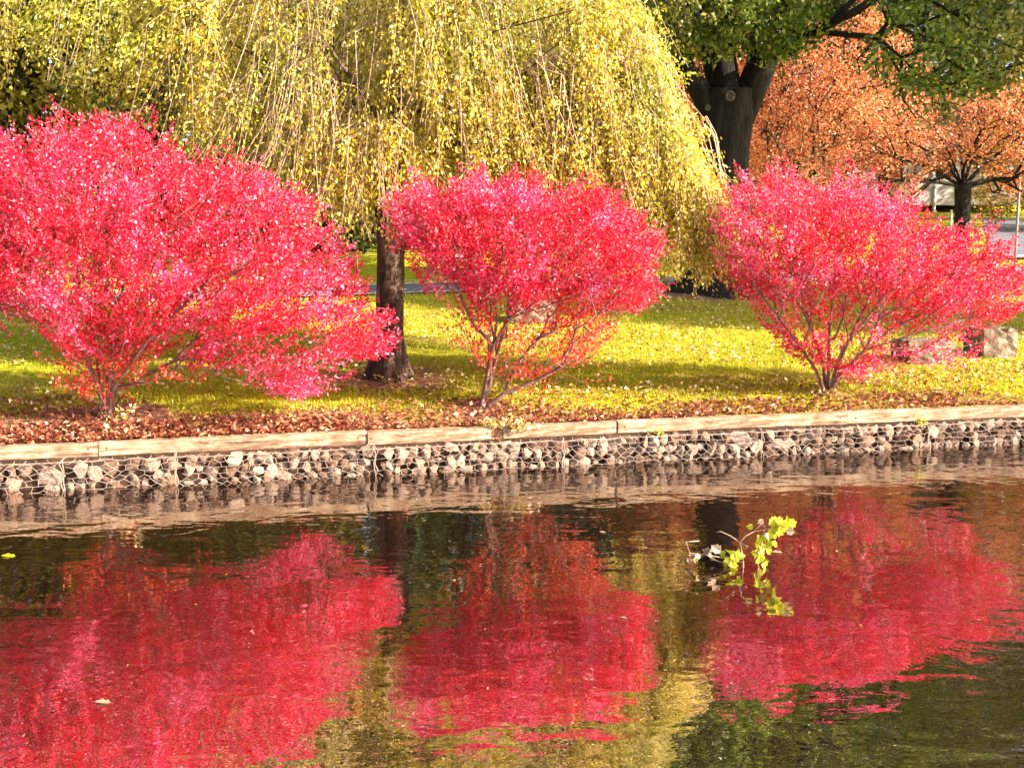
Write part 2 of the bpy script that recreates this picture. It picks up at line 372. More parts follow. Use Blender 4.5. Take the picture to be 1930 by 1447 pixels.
def grow(nodes, parents, targets, alpha=.35, step=.35, jit=.04, droop=0.0):
    """join every target to the nearest sensible place on the skeleton"""
    Np = [np.asarray(p, float) for p in nodes]; par = list(parents)
    plen = [0.0] * len(Np)
    for i in range(len(Np)):
        if par[i] >= 0: plen[i] = plen[par[i]] + np.linalg.norm(Np[i] - Np[par[i]])
    A = np.zeros((len(Np) + len(targets) * 12, 3)); PL = np.zeros(len(A)); n = len(Np)
    A[:n] = Np; PL[:n] = plen
    order = np.argsort(np.linalg.norm(targets - A[0], axis=1)); ends = np.zeros(len(targets), int)
    for ti in order:
        p = targets[ti]; v = p - A[:n]; d = np.linalg.norm(v, axis=1)
        k = int(np.argmin(d + alpha * PL[:n])); dist = d[k]
        m = max(1, min(11, int(dist / step))); prev = k
        for j in range(1, m + 1):
            f = j / m; q = A[k] + (p - A[k]) * f
            if j < m:
                q = q + RNG.normal(0, jit, 3) * step * 2; q[2] += -droop * math.sin(f * math.pi) * dist
            A[n] = q; PL[n] = PL[prev] + dist / m; par.append(prev); prev = n; n += 1
        ends[ti] = prev
    return A[:n], par, ends
def skeleton(name, A, par, mat, parent, rtip=.004, exp=.42, rmax=None, sides=5, rfix=None):
    n = len(A); cnt = np.zeros(n); kids = [[] for _ in range(n)]
    for i, p in enumerate(par):
        if p >= 0: kids[p].append(i)
    for i in range(n):
        if not kids[i]: cnt[i] = 1
    order = sorted(range(n), key=lambda i: 0)
    for i in range(n - 1, 0, -1):
        if par[i] >= 0: cnt[par[i]] += max(cnt[i], 1)
    R = rtip * np.maximum(cnt, 1) ** exp
    if rmax: R = np.minimum(R, rmax)
    if rfix:
        for i, r in rfix.items(): R[i] = r
    mb = MB(); seen = set()
    for i in sorted([i for i in range(n) if not kids[i]], key=lambda i: -len(range(1))):
        ch = [i]; k = i
        while par[k] >= 0 and k not in seen:
            seen.add(k); k = par[k]; ch.append(k)
        ch = ch[::-1]
        if len(ch) < 2: continue
        r = R[ch].copy(); r[0] = min(r[0], r[1] * 1.25)
        mb.tube(A[ch], r, sides if r[0] > rtip * 4 else 4, cap=False)
    return mb.make(name, mat, parent, smooth=True), R
def twig_leaves(P, focus, n_per, L, spread, size, up=.3, nup=.5, rnd=.5):
    """leafy twigs: around each point, leaves set along a short shoot that grows away from the focus"""
    d = nrm(P - focus) + np.array([0, 0, up]) + RNG.normal(0, rnd, P.shape); d = nrm(d)
    m = len(P); u = RNG.uniform(-.5, .5, (m, n_per, 1)); Ls = RNG.uniform(.7, 1.3, (m, 1, 1)) * L
    C = P[:, None] + d[:, None] * u * Ls + RNG.normal(0, spread, (m, n_per, 3)) * (1.1 - (u + .5) * .8)
    D = d[:, None] + RNG.normal(0, .75, (m, n_per, 3)); Nn = RNG.normal(0, 1, (m, n_per, 3)) + np.array([0.15, -.1, nup])
    C = C.reshape(-1, 3); k = len(C); s = RNG.uniform(.7, 1.25, k) * size
    return C, D.reshape(-1, 3), nrm(Nn.reshape(-1, 3)), s, P - d * L * .5, P + d * L * .5

# ------------------------------------------------------------ the three red shrubs
def shrub(name, label, base, parts, stems, T, seed, mats):
    global RNG
    RNG = np.random.default_rng(seed)
    Y = base[1]; root = empty(name, base, label, 'shrub', 'red shrubs along the pond bank')
    nodes = [np.array(base) - [0, 0, .08]]; par = [-1]; 
    for st in stems:
        prev = 0
        for (x, y, dy) in st:
            nodes.append(at(x, y, Y + dy)); par.append(prev); prev = len(nodes) - 1
    focus = np.array(base) + [0, 0, .4]; allP = []; LV = []
    for (poly, n, per, key, surf, sz) in parts:
        P = crown_points(poly, Y, n, T, T * .8, surf)
        P = P[P[:, 2] > base[2] + .12]
        pw = np.array([[at(x, y, Y)[0], at(x, y, Y)[2]] for x, y in poly])
        if n > 400: P = P[edge_dist(P[:, [0, 2]], pw) > .13]
        rh = np.hypot(P[:, 0] - base[0], P[:, 1] - base[1]); az = np.arctan2(P[:, 1] - base[1], P[:, 0] - base[0])
        tier = P[:, 2] - .28 * rh; g_ = np.sin(tier * 15 + 2.2 * np.sin(az * 3 + seed) + 1.5 * np.sin(rh * 2.4)) + .8 * np.sin(az * 7 + rh * 2.5 + seed)
        if n > 90: P = P[g_ > -.38 + RNG.normal(0, .25, len(P))]
        C, D, Nn, s, a, b = twig_leaves(P, focus, per, .34, .036, sz, up=.12, rnd=.32)
        LV.append((C, D, Nn, s, key)); allP.append(a); allP.append(b[::2])
    # long shoots that break the outline
    pl = np.array([[at(x, y, Y)[0], at(x, y, Y)[2]] for x, y in parts[0][0]]); SP = []
    for k in range(230):
        i = RNG.integers(0, len(pl)); q = pl[i] + (pl[(i + 1) % len(pl)] - pl[i]) * RNG.random()
        p0 = np.array([q[0], Y + RNG.normal(0, T * .3), q[1]]); p0 = p0 - nrm(p0 - focus) * .17
        if p0[2] < base[2] + .5: continue
        d = nrm(nrm(p0 - focus) + [0, 0, .35] + RNG.normal(0, .22, 3)); L = RNG.uniform(.10, .34)
        m = int(L / .011); u = RNG.random(m) ** .8
        SP.append(np.column_stack([p0 + d * (u[:, None] * L * 1.35 - .12) + RNG.normal(0, .016, (m, 3)), np.repeat(d[None], m, 0)])); allP.append((p0 + d * L)[None])
    SP = np.vstack(SP); m = len(SP)
    LV.append((SP[:, :3], SP[:, 3:] + RNG.normal(0, .7, (m, 3)), nrm(RNG.normal(0, 1, (m, 3)) + [.1, -.1, .5]), RNG.uniform(.6, 1.1, m) * .045, 'r'))
    tg = np.vstack(allP)
    sel = RNG.permutation(len(tg))[:1500]
    A, pr, _ = grow(nodes, par, tg[sel], .45, .3, .05)
    skeleton('branches', A, pr, M['stem'], root, rtip=.0035, exp=.40, rmax=.055)
    for i, (C, D, Nn, s, key) in enumerate(LV):
        leaves('foliage', C, D, Nn, s * .9, s * .9 * .58, mats[key], root)
    return root
mats = {'r': M['red'], 't': M['red_thin']}
shrub('red_shrub', 'largest red shrub, low and wide, cut by the left edge of the photo', S_LEFT,
      [([(-260, 380), (-120, 300), (0, 262), (50, 250), (80, 240), (112, 205), (140, 240), (190, 222), (235, 215), (290, 228), (325, 285), (380, 300), (440, 270), (468, 300), (520, 335), (590, 370), (612, 410), (640, 460), (668, 470), (672, 505), (695, 560), (690, 600), (600, 625), (500, 650), (330, 640), (250, 680), (170, 690), (120, 640), (60, 600), (0, 590), (-160, 600), (-260, 520)], 5400, 40, 'r', .75, .044),
       ([(430, 610), (640, 590), (722, 592), (735, 650), (690, 690), (640, 715), (575, 752), (530, 730), (480, 700), (400, 690), (330, 680)], 300, 30, 'r', .8, .046),
       ([(600, 625), (680, 595), (728, 590), (722, 604), (690, 625), (738, 640), (735, 652), (700, 668), (640, 670)], 60, 34, 'r', .9, .044),
       ([(470, 700), (600, 690), (590, 735), (565, 756), (530, 735)], 40, 30, 'r', .9, .044),
       ([(120, 640), (330, 640), (430, 690), (330, 730), (250, 700), (240, 750), (170, 740), (120, 690)], 110, 30, 't', .8, .048)],
      [[(185, 730, 0), (150, 640, -.2), (60, 540, -.4)], [(205, 720, .1), (215, 630, .2), (240, 500, .4)], [(215, 730, -.1), (280, 640, -.5), (400, 520, -.7)],
       [(220, 735, .1), (330, 680, .3), (480, 620, .3)], [(190, 730, .1), (170, 600, .7), (120, 450, .9)], [(212, 720, -.1), (240, 620, -.6), (300, 480, -1.0)]], 1.5, 11, mats)
shrub('red_shrub', 'middle red shrub with a narrow leaning stem and a low side branch', S_MID,
      [([(735, 372), (790, 333), (860, 345), (900, 318), (960, 330), (1005, 322), (1040, 350), (1110, 333), (1165, 368), (1200, 398), (1242, 450), (1256, 478), (1235, 515), (1238, 552), (1215, 572), (1160, 560), (1110, 575), (1060, 590), (930, 590), (880, 585), (835, 530), (790, 520), (768, 480), (728, 448), (722, 400)], 3300, 38, 'r', .75, .043),
       ([(840, 590), (900, 580), (1060, 575), (1140, 580), (1125, 670), (1060, 715), (980, 715), (940, 690), (870, 650), (830, 630)], 170, 18, 't', .8, .048),
       ([(1120, 560), (1190, 545), (1238, 556), (1232, 570), (1180, 585), (1140, 590)], 34, 32, 'r', .9, .044),
       ([(1060, 560), (1160, 560), (1140, 640), (1120, 680), (1060, 690), (1040, 620)], 110, 22, 't', .8, .044),
       ([(910, 700), (930, 695), (1030, 690), (1025, 725), (985, 735), (950, 715)], 14, 22, 't', .8, .045),
       ([(1118, 715), (1134, 715), (1134, 733), (1118, 733)], 1, 24, 't', .8, .045)],
      [[(925, 715, 0), (922, 640, 0), (928, 560, .05), (900, 460, .1)], [(925, 715, 0), (950, 620, .1), (985, 540, .2), (1060, 440, .3)],
       [(950, 742, -.1), (1010, 718, -.2), (1060, 690, -.3)], [(930, 650, -.1), (960, 600, -.3), (1080, 560, -.4), (1180, 500, -.3)]], 1.15, 12, mats)
shrub('red_shrub', 'right hand red shrub with several bare forked stems showing under its pink crown', S_RIGHT,
      [([(1338, 385), (1372, 350), (1400, 318), (1425, 345), (1460, 308), (1492, 318), (1512, 350), (1560, 338), (1600, 308), (1625, 345), (1700, 368), (1745, 415), (1785, 430), (1862, 405), (1840, 440), (1895, 428), (1880, 470), (1928, 490), (1950, 540), (1900, 600), (1840, 620), (1700, 590), (1560, 560), (1440, 575), (1400, 565), (1350, 520), (1332, 470)], 3300, 38, 'r', .75, .043),
       ([(1410, 570), (1560, 555), (1750, 580), (1870, 590), (1850, 650), (1800, 692), (1700, 680), (1610, 700), (1570, 690), (1520, 690), (1450, 630)], 260, 26, 'r', .8, .048),
       ([(1440, 610), (1520, 620), (1560, 680), (1690, 675), (1680, 700), (1600, 712), (1530, 690), (1480, 660)], 90, 24, 'r', .8, .046)],
      [[(1540, 700, -.1), (1510, 655, -.2), (1470, 600, -.4), (1420, 540, -.5)], [(1552, 690, .1), (1530, 620, .1), (1500, 520, .3), (1460, 430, .4)],
       [(1562, 690, 0), (1562, 640, 0), (1570, 560, .2), (1580, 450, .3)], [(1575, 700, .1), (1600, 640, .2), (1640, 560, .4), (1680, 470, .6)],
       [(1580, 710, -.1), (1630, 660, -.3), (1720, 630, -.5), (1830, 600, -.6)], [(1570, 705, -.1), (1590, 650, -.3), (1650, 600, -.7), (1700, 520, -1.0)]], 1.35, 13, mats)

# ------------------------------------------------------------ weeping tree
def trunk_tube(pts, radii, n=20, flare=None):
    mb = MB(); P = []; R = []
    pts = np.asarray(pts); m = 26
    f = np.linspace(0, len(pts) - 1, m)
    for k in range(3): pass
    P = np.column_stack([np.interp(f, range(len(pts)), pts[:, i]) for i in range(3)]); R = np.interp(f, range(len(pts)), radii)
    T = nrm(np.gradient(P, axis=0)); a = nrm(np.cross(T, [0, 1, .1])); b = np.cross(T, a)
    V = []
    for i in range(m):
        for j in range(n):
            th = j / n * 2 * math.pi
            r = R[i] * (1 + .05 * math.sin(3 * th + i * .3) + .04 * math.sin(7 * th - i * .2) + RNG.uniform(-.02, .02))
            if flare and i < 6: r *= 1 + flare * ((6 - i) / 6) ** 2.2 * (1 + .45 * math.sin(4 * th + 1.1))
            V.append(P[i] + (a[i] * math.cos(th) + b[i] * math.sin(th)) * r)
    F = [(i * n + j, i * n + (j + 1) % n, (i + 1) * n + (j + 1) % n, (i + 1) * n + j) for i in range(m - 1) for j in range(n)]
    F.append(tuple((m - 1) * n + j for j in range(n)))
    mb.add(V, F); return mb
RNG = np.random.default_rng(21)
YB = BIRCH[1]
weep = empty('weeping_tree', BIRCH, 'yellow weeping tree with long hanging twigs, its trunk between the left and middle red shrubs', 'tree')
tp = [BIRCH - [0, 0, .12], at(733, 640, YB), at(736, 540, YB), at(735, 450, YB), at(728, 360, YB), at(735, 250, YB), at(760, 120, YB)]
trunk_tube(tp, [.21, .195, .19, .185, .175, .15, .12], 24, .75).make('trunk', M['bark'], weep, True)
CXW = at(770, 0, YB)[0]
def env_low(px): return np.interp(px, [100, 250, 350, 560, 640, 700, 800, 1000, 1100, 1200, 1260, 1340, 1385], [150, 200, 255, 350, 430, 440, 400, 390, 420, 480, 500, 490, 450])
poly = [(300, 60), (260, -60), (330, -200), (480, -330), (760, -400), (980, -330), (1100, -150), (1150, 0), (1190, 130), (1250, 260), (1290, 350), (1300, 400), (1200, 400), (1100, 340), (950, 310), (760, 350), (650, 340), (560, 280), (430, 200), (350, 140)]
P = crown_points(poly, YB + .4, 560, 3.0, 2.6, .55)
kp = (P[:, 0] / P[:, 1] * FPX + CX > 700) | (RNG.random(len(P)) < np.interp(P[:, 0] / P[:, 1] * FPX + CX, [300, 700], [.22, .6])); P = P[kp]
polyL = [(60, 60), (90, -100), (330, -200), (430, 120), (420, 230), (250, 200), (120, 130)]
P = np.vstack([P, crown_points(polyL, YB + .5, 10, 1.5, 1.5, .7)])
extra = []
for (x, y, dy, k) in ((1130, 40, -2.3, 14), (1135, 150, -2.4, 10), (1120, 260, -2.2, 8), (860, 20, -2.8, 12), (890, 120, -2.9, 8), (930, 200, -2.9, 8), (560, 110, -2.6, 12), (600, 90, -2.7, 10), (700, 210, -2.5, 8), (1180, 60, -.6, 6), (1215, 170, -.4, 8), (1262, 270, -.4, 10), (1300, 350, -.3, 14), (1310, 400, -.3, 8), (390, 170, -2.0, 4), (1000, 90, -2.4, 8), (760, 60, -2.6, 8)):
    for q in range(k): extra.append(at(x + RNG.normal(0, 24), y + RNG.normal(0, 26), YB + max(dy, -1.7) + RNG.normal(0, .3)))
gq = np.sin(P[:, 0] * 2.6 + 1) * np.sin(P[:, 2] * 2.2 + P[:, 0]) + .5 * np.sin(P[:, 0] * 5.3 - P[:, 2] * 3)
P = P[gq > -.45 + RNG.normal(0, .2, len(P))]
P = np.vstack([P, extra]); q_ = P[:, 1] < 14.9; P[q_, 1] = 14.9 + RNG.uniform(0, 1.2, q_.sum())
nodes = [tp[3], tp[4], tp[5], tp[6], at(600, 60, YB - 1.2), at(520, 110, YB - 1.6), at(930, 60, YB - .8), at(1080, 20, YB - 1.2), at(400, 60, YB + .5), at(760, -120, YB)]
par = [-1, 0, 1, 2, 2, 4, 2, 6, 2, 3]
A, pr, ends = grow(nodes, par, P, .3, .5, .05, droop=-.10)
skeleton('limbs', A, pr, M['bark'], weep, rtip=.008, exp=.42, rmax=.10, sides=6)
smb = MB(); LC, LD, LN, LS = [], [], [], []
for ci, p in enumerate(P):
    out = np.array([p[0] - CXW, p[1] - YB, 0]); out = out / (np.linalg.norm(out) + .3)
    out = out + RNG.normal(0, .35, 3) * [1, 1, 0]
    front = p[1] < YB - 1.2
    pxp = p[0] / p[1] * FPX + CX
    bare = RNG.random() < (.30 if front else .12)
    if pxp < 720: bare = RNG.random() < (.30 if pxp > 480 else .06)
    if abs(pxp - 700) < 60 and front or abs(pxp - 1135) < 35 and front: bare = RNG.random() < .75
    lush = RNG.uniform(.25, 1.6) * (1.15 if pxp > 760 else .8)
    reach0 = .7 if pxp < 1150 else .38
    for k in range(RNG.integers(6, 12)):
        o2 = nrm(out + RNG.normal(0, .5, 3) * [1, 1, 0]); reach = RNG.uniform(.15, 1) * reach0; rise = RNG.uniform(.0, .2)
        p1 = p + o2 * reach * .5 + [0, 0, rise]; p2 = p + o2 * reach + [0, 0, rise * .3 - .1]; p2[1] = max(p2[1], S_MID[1] + .75 + RNG.random() * .4)
        px2 = p2[0] / p2[1] * FPX + CX; lowz = at(0, env_low(px2), p2[1])[2]
        ln = min(RNG.uniform(.3, 1.9) * (1.25 if bare else 1), max(.15, p2[2] - lowz + RNG.normal(0, .22)))
        sway = RNG.normal(0, .20, 3) * [1, .5, 0] + o2 * [.26, .05, 0]
        pts = [p, p1, p2]; m = max(2, int(ln / .3))
        for j in range(1, m + 1): pts.append(p2 + sway * (j / m) ** 1.4 * ln + [0, 0, -ln * j / m])
        pts = np.array(pts); smb.tube(pts, np.linspace(.004 if not bare else .0075, .0018 if not bare else .0028, len(pts)), 3, cap=False)
        cum = np.concatenate([[0], np.cumsum(np.linalg.norm(np.diff(pts, axis=0), axis=1))])
        nl = int(cum[-1] / (.021 if not bare else .14) * lush)
        u = RNG.uniform(.1, 1, nl) * cum[-1]
        c = np.column_stack([np.interp(u, cum, pts[:, i]) for i in range(3)])
        off = RNG.normal(0, 1, c.shape) * .045; off[:, 2] -= .02
        LC.append(c + off); LD.append(off * 10 + RNG.normal(0, .4, (nl, 3)) + [0, 0, -.7]); LN.append(RNG.normal(0, 1, (nl, 3)) + [.5, -.3, .2]); LS.append(RNG.uniform(.04, .075, nl))
# side sprays that are not hanging, and arching tips past the right hand edge
Q = P[RNG.permutation(len(P))[:330]] + RNG.normal(0, .25, (min(330, len(P)), 3))
Q = np.vstack([Q, crown_points([(70, 20), (60, 120), (140, 160), (300, 175), (430, 190), (450, -20), (200, -60)], YB, 110, 1.2, 1.0, .7)])
tips = []
for (x, y) in ((1205, 20), (1222, 70), (1236, 120), (1250, 175), (1268, 215), (1290, 262), (1312, 300), (1335, 338), (1345, 380), (1350, 430), (1335, 470), (1300, 490), (1262, 480)):
    c0 = at(x - 45, y - 30, YB - .3); 
    for q in range(4):
        e = at(x + RNG.normal(0, 14), y + RNG.normal(0, 12), YB - .3 + RNG.normal(0, .3)); m_ = (c0 + e) / 2 + [0, 0, .10]
        f_ = e + (e - m_) * .6 + [0, 0, -.16]; pts = np.array([c0, m_, e, f_]); smb.tube(pts, [.006, .005, .004, .002], 4, cap=False)
        u = RNG.uniform(.2, 1, 60) * 3; c = np.column_stack([np.interp(u, range(4), pts[:, i]) for i in range(3)])
        off = RNG.normal(0, .035, c.shape); LC.append(c + off); LD.append(off * 8 + [.5, 0, -.6]); LN.append(RNG.normal(0, 1, (60, 3))); LS.append(RNG.uniform(.05, .085, 60))
Cq, Dq, Nq, sq, _, _ = twig_leaves(Q, np.array([CXW, YB, 5.0]), 60, .5, .10, .06, up=-.35, rnd=.5)
LC.append(Cq); LD.append(Dq + [0, 0, -.8]); LN.append(Nq); LS.append(sq)
smb.make('hanging_twigs', M['strand'], weep)
LS = np.concatenate(LS)
leaves('foliage', np.vstack(LC), np.vstack(LD), nrm(np.vstack(LN)), LS, LS * .46, M['willow'], weep)

# ------------------------------------------------------------ oak
RNG = np.random.default_rng(31)
YO = OAK[1]
oak = empty('oak_tree', OAK, 'big dark trunked tree with green leaves and a pale round pruning scar under its fork', 'tree')
ot = [OAK - [0, 0, .2], at(1358, 470, YO), at(1366, 380, YO), at(1370, 300, YO), at(1372, 230, YO), at(1374, 170, YO)]
s_o = YO / FPX
trunk_tube(ot, [52 * s_o, 44 * s_o, 40 * s_o, 39 * s_o, 44 * s_o, 46 * s_o], 26, .9).make('trunk', M['oakbark'], oak, True)
mb = MB()
limbs = [[(1352, 220), (1322, 175), (1295, 135), (1265, 60), (1240, -40), (1200, -160)], [(1395, 220), (1425, 160), (1450, 110), (1480, 30), (1530, -60), (1560, -160)], [(1372, 200), (1368, 140), (1360, 60), (1370, -60), (1350, -220)],
         [(1360, 200), (1345, 150), (1330, 90), (1300, 0), (1280, -120)], [(1400, 180), (1420, 120), (1425, 40), (1440, -100)]]
nodes = [np.array(ot[4])]; par = [-1]; rfix = {}
wid = [22, 24, 26, 16, 16]
for li, l in enumerate(limbs):
    pts = [at(x, y, YO + (-.2 if li < 2 else .3) * k * .4) for k, (x, y) in enumerate(l)]
    mb.tube(pts, np.linspace(wid[li] * s_o, 5 * s_o, len(pts)) * [1.15] + [0] * len(pts), 12, True, .05)
    prev = 0
    for q in pts: nodes.append(q); par.append(prev); prev = len(nodes) - 1
side = [at(1480, 30, YO - .2), at(1565, 42, YO - 2.5), at(1620, 12, YO - 3.2), at(1680, -30, YO - 3.8), at(1780, -60, YO - 4.5)]
low2 = [at(1480, 60, YO - .5), at(1560, 40, YO - 2.6), at(1650, -5, YO - 3.4)]
mb.tube([at(1450, 110, YO), at(1500, 78, YO - 1.4), at(1562, 46, YO - 2.5), at(1612, 22, YO - 3.1), at(1655, -6, YO - 3.6), at(1720, -60, YO - 4.2)], np.array([8, 8, 8.5, 8, 6, 4]) * s_o * .9, 8, True, .06)
mb.tube([at(1562, 48, YO - 2.5), at(1590, 18, YO - 2.7), at(1640, -30, YO - 2.9)], np.array([6.5, 6, 4]) * s_o * .9, 8)
mb.make('limbs', M['oakbark'], oak, True)
prev = 12
for q in side: nodes.append(q); par.append(prev); prev = len(nodes) - 1
# pruning scars
def scar(x, y, r, Yf, yaw=0):
    m_ = MB(); c = at(x, y, Yf); mb2 = []
    ring = [c + np.array([math.cos(a) * r * (.72 + .05 * math.sin(2 * a)), .01 * math.sin(3 * a), math.sin(a) * r * .8]) for a in np.linspace(0, 2 * math.pi, 19)]
    m_.tube(ring, [r * (.30 + .05 * math.sin(k * 1.3)) for k in range(18)] + [r * .30], 7, False)
    m_.tube([c + [0, .05, 0], c + [0, -.0, 0]], [r * .55, r * .5], 9)
    return m_
M['scar'] = rough_mat('pale healed wood', [(.3, (.07, .055, .045)), (.7, (.22, .18, .15))], 12)
scar(1376, 181, 9 * s_o, YO - 52 * s_o).make('pruning_scar', M['scar'], oak, True)
scar(1334, 203, 5.5 * s_o, YO - 36 * s_o).make('pruning_scar', M['scar'], oak, True)
PA = crown_points([(1190, 150), (1130, 40), (1000, -150), (900, -400), (1050, -700), (1350, -860), (1700, -800), (1950, -600), (2050, -350), (1950, -200), (1700, -120), (1580, -40), (1535, 30), (1540, 60), (1490, 90), (1430, 70), (1400, 90), (1350, 75), (1280, 85), (1240, 110)], YO, 1250, 4.5, 3.5, .6)
PB = crown_points([(1620, 10), (1700, -60), (1950, -120), (2150, -60), (2120, 120), (1990, 150), (1930, 110), (1880, 160), (1840, 215), (1790, 235), (1740, 170), (1660, 150), (1640, 90), (1670, 60)], YO - 4, 170, 1.8, 1.6, .7)
P2 = crown_points([(1210, 80), (1225, 0), (1560, -60), (1580, 20), (1530, 85), (1470, 110), (1410, 85), (1370, 105), (1290, 85), (1250, 110)], YO - 2.0, 170, 1.3, 1.0, .7)
PA = np.vstack([PA, PB, P2])
C, D, Nn, s, a, b = twig_leaves(PA, np.array(ot[5]), 46, .7, .15, .125, up=.1, nup=.8)
A, pr, _ = grow(nodes, par, a, .35, .8, .05)
skeleton('branches', A, pr, M['oakbark'], oak, rtip=.012, exp=.40, rmax=.16)
leaves('foliage', C, D, Nn, s, s * .6, M['oak'], oak)

# ------------------------------------------------------------ trees behind
def back_tree(name, label, base_px, Y, trunk_r, fork_py, poly, n, per, T, leafsize, key, seed, L=.9, spread=.2, bark='oakbark', group=None, emax=None, tip=.012, limbs_px=None, surf=.6, up=.2):
    global RNG
    RNG = np.random.default_rng(seed)
    x0 = at(base_px, 440, Y)[0]; base = np.array([x0, Y, ground(x0, Y)])
    root = empty(name, base, label, 'tree', group)
    fk = at(base_px, fork_py, Y)
    trunk_tube([base - [0, 0, .2], base * .5 + fk * .5, fk], [trunk_r * 1.15, trunk_r, trunk_r * 1.05], 14, .5).make('trunk', M[bark], root, True)
    nodes = [fk - [0, 0, .1]]; par = [-1]
    for l in (limbs_px or []):
        prev = 0
        for (x, y, dy) in l: nodes.append(at(x, y, Y + dy)); par.append(prev); prev = len(nodes) - 1
    P = crown_points(poly, Y, n, T, emax or T * .8, surf)
    C, D, Nn, s, a, b = twig_leaves(P, fk, per, L, spread, leafsize, up=up, nup=.6)
    A, pr, _ = grow(nodes, par, a, .4, L, .05)
    skeleton('branches', A, pr, M[bark], root, rtip=tip, exp=.42, rmax=trunk_r * .7)
    leaves('crown', C, D, Nn, s, s * .6, M[key], root)
    return root
back_tree('vase_tree', 'rust orange tree with many upright limbs fanning from a short dark trunk, beside the road', 1815, 29, .19, 345,
          [(1640, 180), (1700, 210), (1780, 190), (1900, 170), (2010, 150), (2100, 240), (2080, 350), (1930, 370), (1870, 330), (1800, 300), (1740, 330), (1690, 400), (1600, 390), (1560, 330), (1600, 250)], 430, 48, 2.6, .08, 'orange', 41, .6, .12,
          limbs_px=[[(1760, 320, -.3), (1700, 300, -.6), (1640, 270, -.8)], [(1790, 290, 0), (1760, 240, .2), (1700, 190, .3)], [(1812, 290, .3), (1815, 230, .5)], [(1835, 290, -.2), (1860, 220, -.4)], [(1850, 315, .2), (1920, 260, .3), (1980, 210, .4)], [(1770, 345, -.5), (1700, 340, -1), (1620, 350, -1.4)]])
back_tree('broad_tree', 'dense rust orange tree filling the gap right behind the big dark trunk', 1500, 37, .25, 360,
          [(1400, 380), (1385, 280), (1420, 150), (1470, 60), (1560, -20), (1650, 40), (1720, 120), (1740, 240), (1700, 300), (1600, 330), (1560, 400)], 620, 48, 4.0, .10, 'orange', 42, .9, .2)
back_tree('broad_tree', 'orange tree showing between the weeping tree and the big dark trunk', 1285, 38, .25, 400,
          [(1180, 330), (1180, 120), (1250, -60), (1350, -100), (1420, 60), (1410, 300), (1340, 420), (1240, 400)], 420, 40, 3.6, .15, 'orange', 43, .9, .2)
back_tree('broad_tree', 'golden orange tree at the right edge of the photo over the road', 1990, 48, .25, 330,
          [(1860, 400), (1850, 300), (1870, 190), (1960, 100), (2150, 80), (2250, 250), (2200, 400), (2000, 410)], 420, 36, 4.0, .18, 'gold', 44, 1.0, .25)
WOODS = 'tall trees far behind the lawn'
def wood(px, Y, wpx, top, low, key, seed, label, n=900, ls=.30):
    poly = [(px + wpx * a, low + (top - low) * b) for a, b in ((-.32, 0), (-.52, .18), (-.48, .42), (-.56, .55), (-.36, .78), (-.22, .86), (-.05, 1.0), (.16, .93), (.3, .8), (.5, .6), (.44, .42), (.54, .22), (.34, .02), (.05, .05))]
    T = wpx * Y / FPX * .42
    return back_tree('broad_tree', label, px, Y, .35, low - 40, poly, n, 40, T, ls, key, seed, 1.6, .42, group=WOODS, tip=.02)
back_tree('broad_tree', 'wide tree standing beyond the right edge of the photo, shading the lawn', 3080, 19.2, .3, 150,
          [(2720, 100), (2600, -250), (2640, -560), (3080, -800), (3450, -600), (3580, -250), (3440, 100), (3080, 160)], 900, 40, 3.0, .2, 'orange', 59, 1.0, .3)
wood(40, 33, 640, -800, 330, 'olive', 51, 'olive green tree at the top left corner behind the largest red shrub', ls=.24)
wood(330, 36, 640, -850, 400, 'olive', 52, 'olive green tree behind the left side of the weeping tree', ls=.24)
wood(700, 40, 660, -950, 430, 'dark', 53, 'dark tree hidden straight behind the weeping tree trunk')  # shade behind the weeping crown is put into this dark leaf colour
wood(1050, 42, 660, -950, 430, 'dark', 54, 'dark green tree behind the right side of the weeping tree')
wood(1400, 58, 640, -900, 300, 'dark', 55, 'far dark green tree behind the crown of the big dark trunked tree')
wood(1670, 60, 760, -950, 250, 'dark', 56, 'tall dark tree far behind the orange tree by the road')
wood(2150, 56, 760, -950, 330, 'olive', 57, 'tall olive tree beyond the right edge of the photo')
for q_, (px_, c_) in enumerate(((300, 'left'), (1000, 'middle'), (1650, 'right'))):
    wood(px_, 82, 1000, -900, 250, 'olive', 65 + q_, 'farthest olive tree, on the rise behind the %s of the picture' % c_, n=900, ls=.5)
wood(-420, 34, 760, -850, 420, 'olive', 58, 'tall olive tree beyond the left edge of the photo')
# low dark thicket under the far crowns
RNG = np.random.default_rng(61)
def bush(px, Y, wpx, hpx, key, label, seed, n=260, ls=.16):
    global RNG
    RNG = np.random.default_rng(seed)
    x0 = at(px, 440, Y)[0]; g = ground(x0, Y); root = empty('bush', (x0, Y, g), label, 'bush', 'dark bushes at the back of the lawn')
    by = at(px, 440, Y); k = Y / FPX; w = wpx * k / 2; h = hpx * k
    q = nrm(RNG.normal(0, 1, (n, 3))) * RNG.uniform(.5, 1, (n, 1)); q[:, 2] = np.abs(q[:, 2])
    P = np.array([x0, Y, g]) + q * [w, w * .6, h] * (1 + .15 * np.sin(q[:, :1] * 9))
    C, D, Nn, s, a, b = twig_leaves(P, np.array([x0, Y, g]), 40, .5, .16, ls, up=.2, nup=.6)
    A, pr, _ = grow([np.array([x0, Y, g - .1])], [-1], a, .4, .6, .05)
    skeleton('stems', A, pr, M['oakbark'], root, rtip=.01, exp=.4, rmax=.08)
    leaves('foliage', C, D, Nn, s, s * .6, M[key], root)
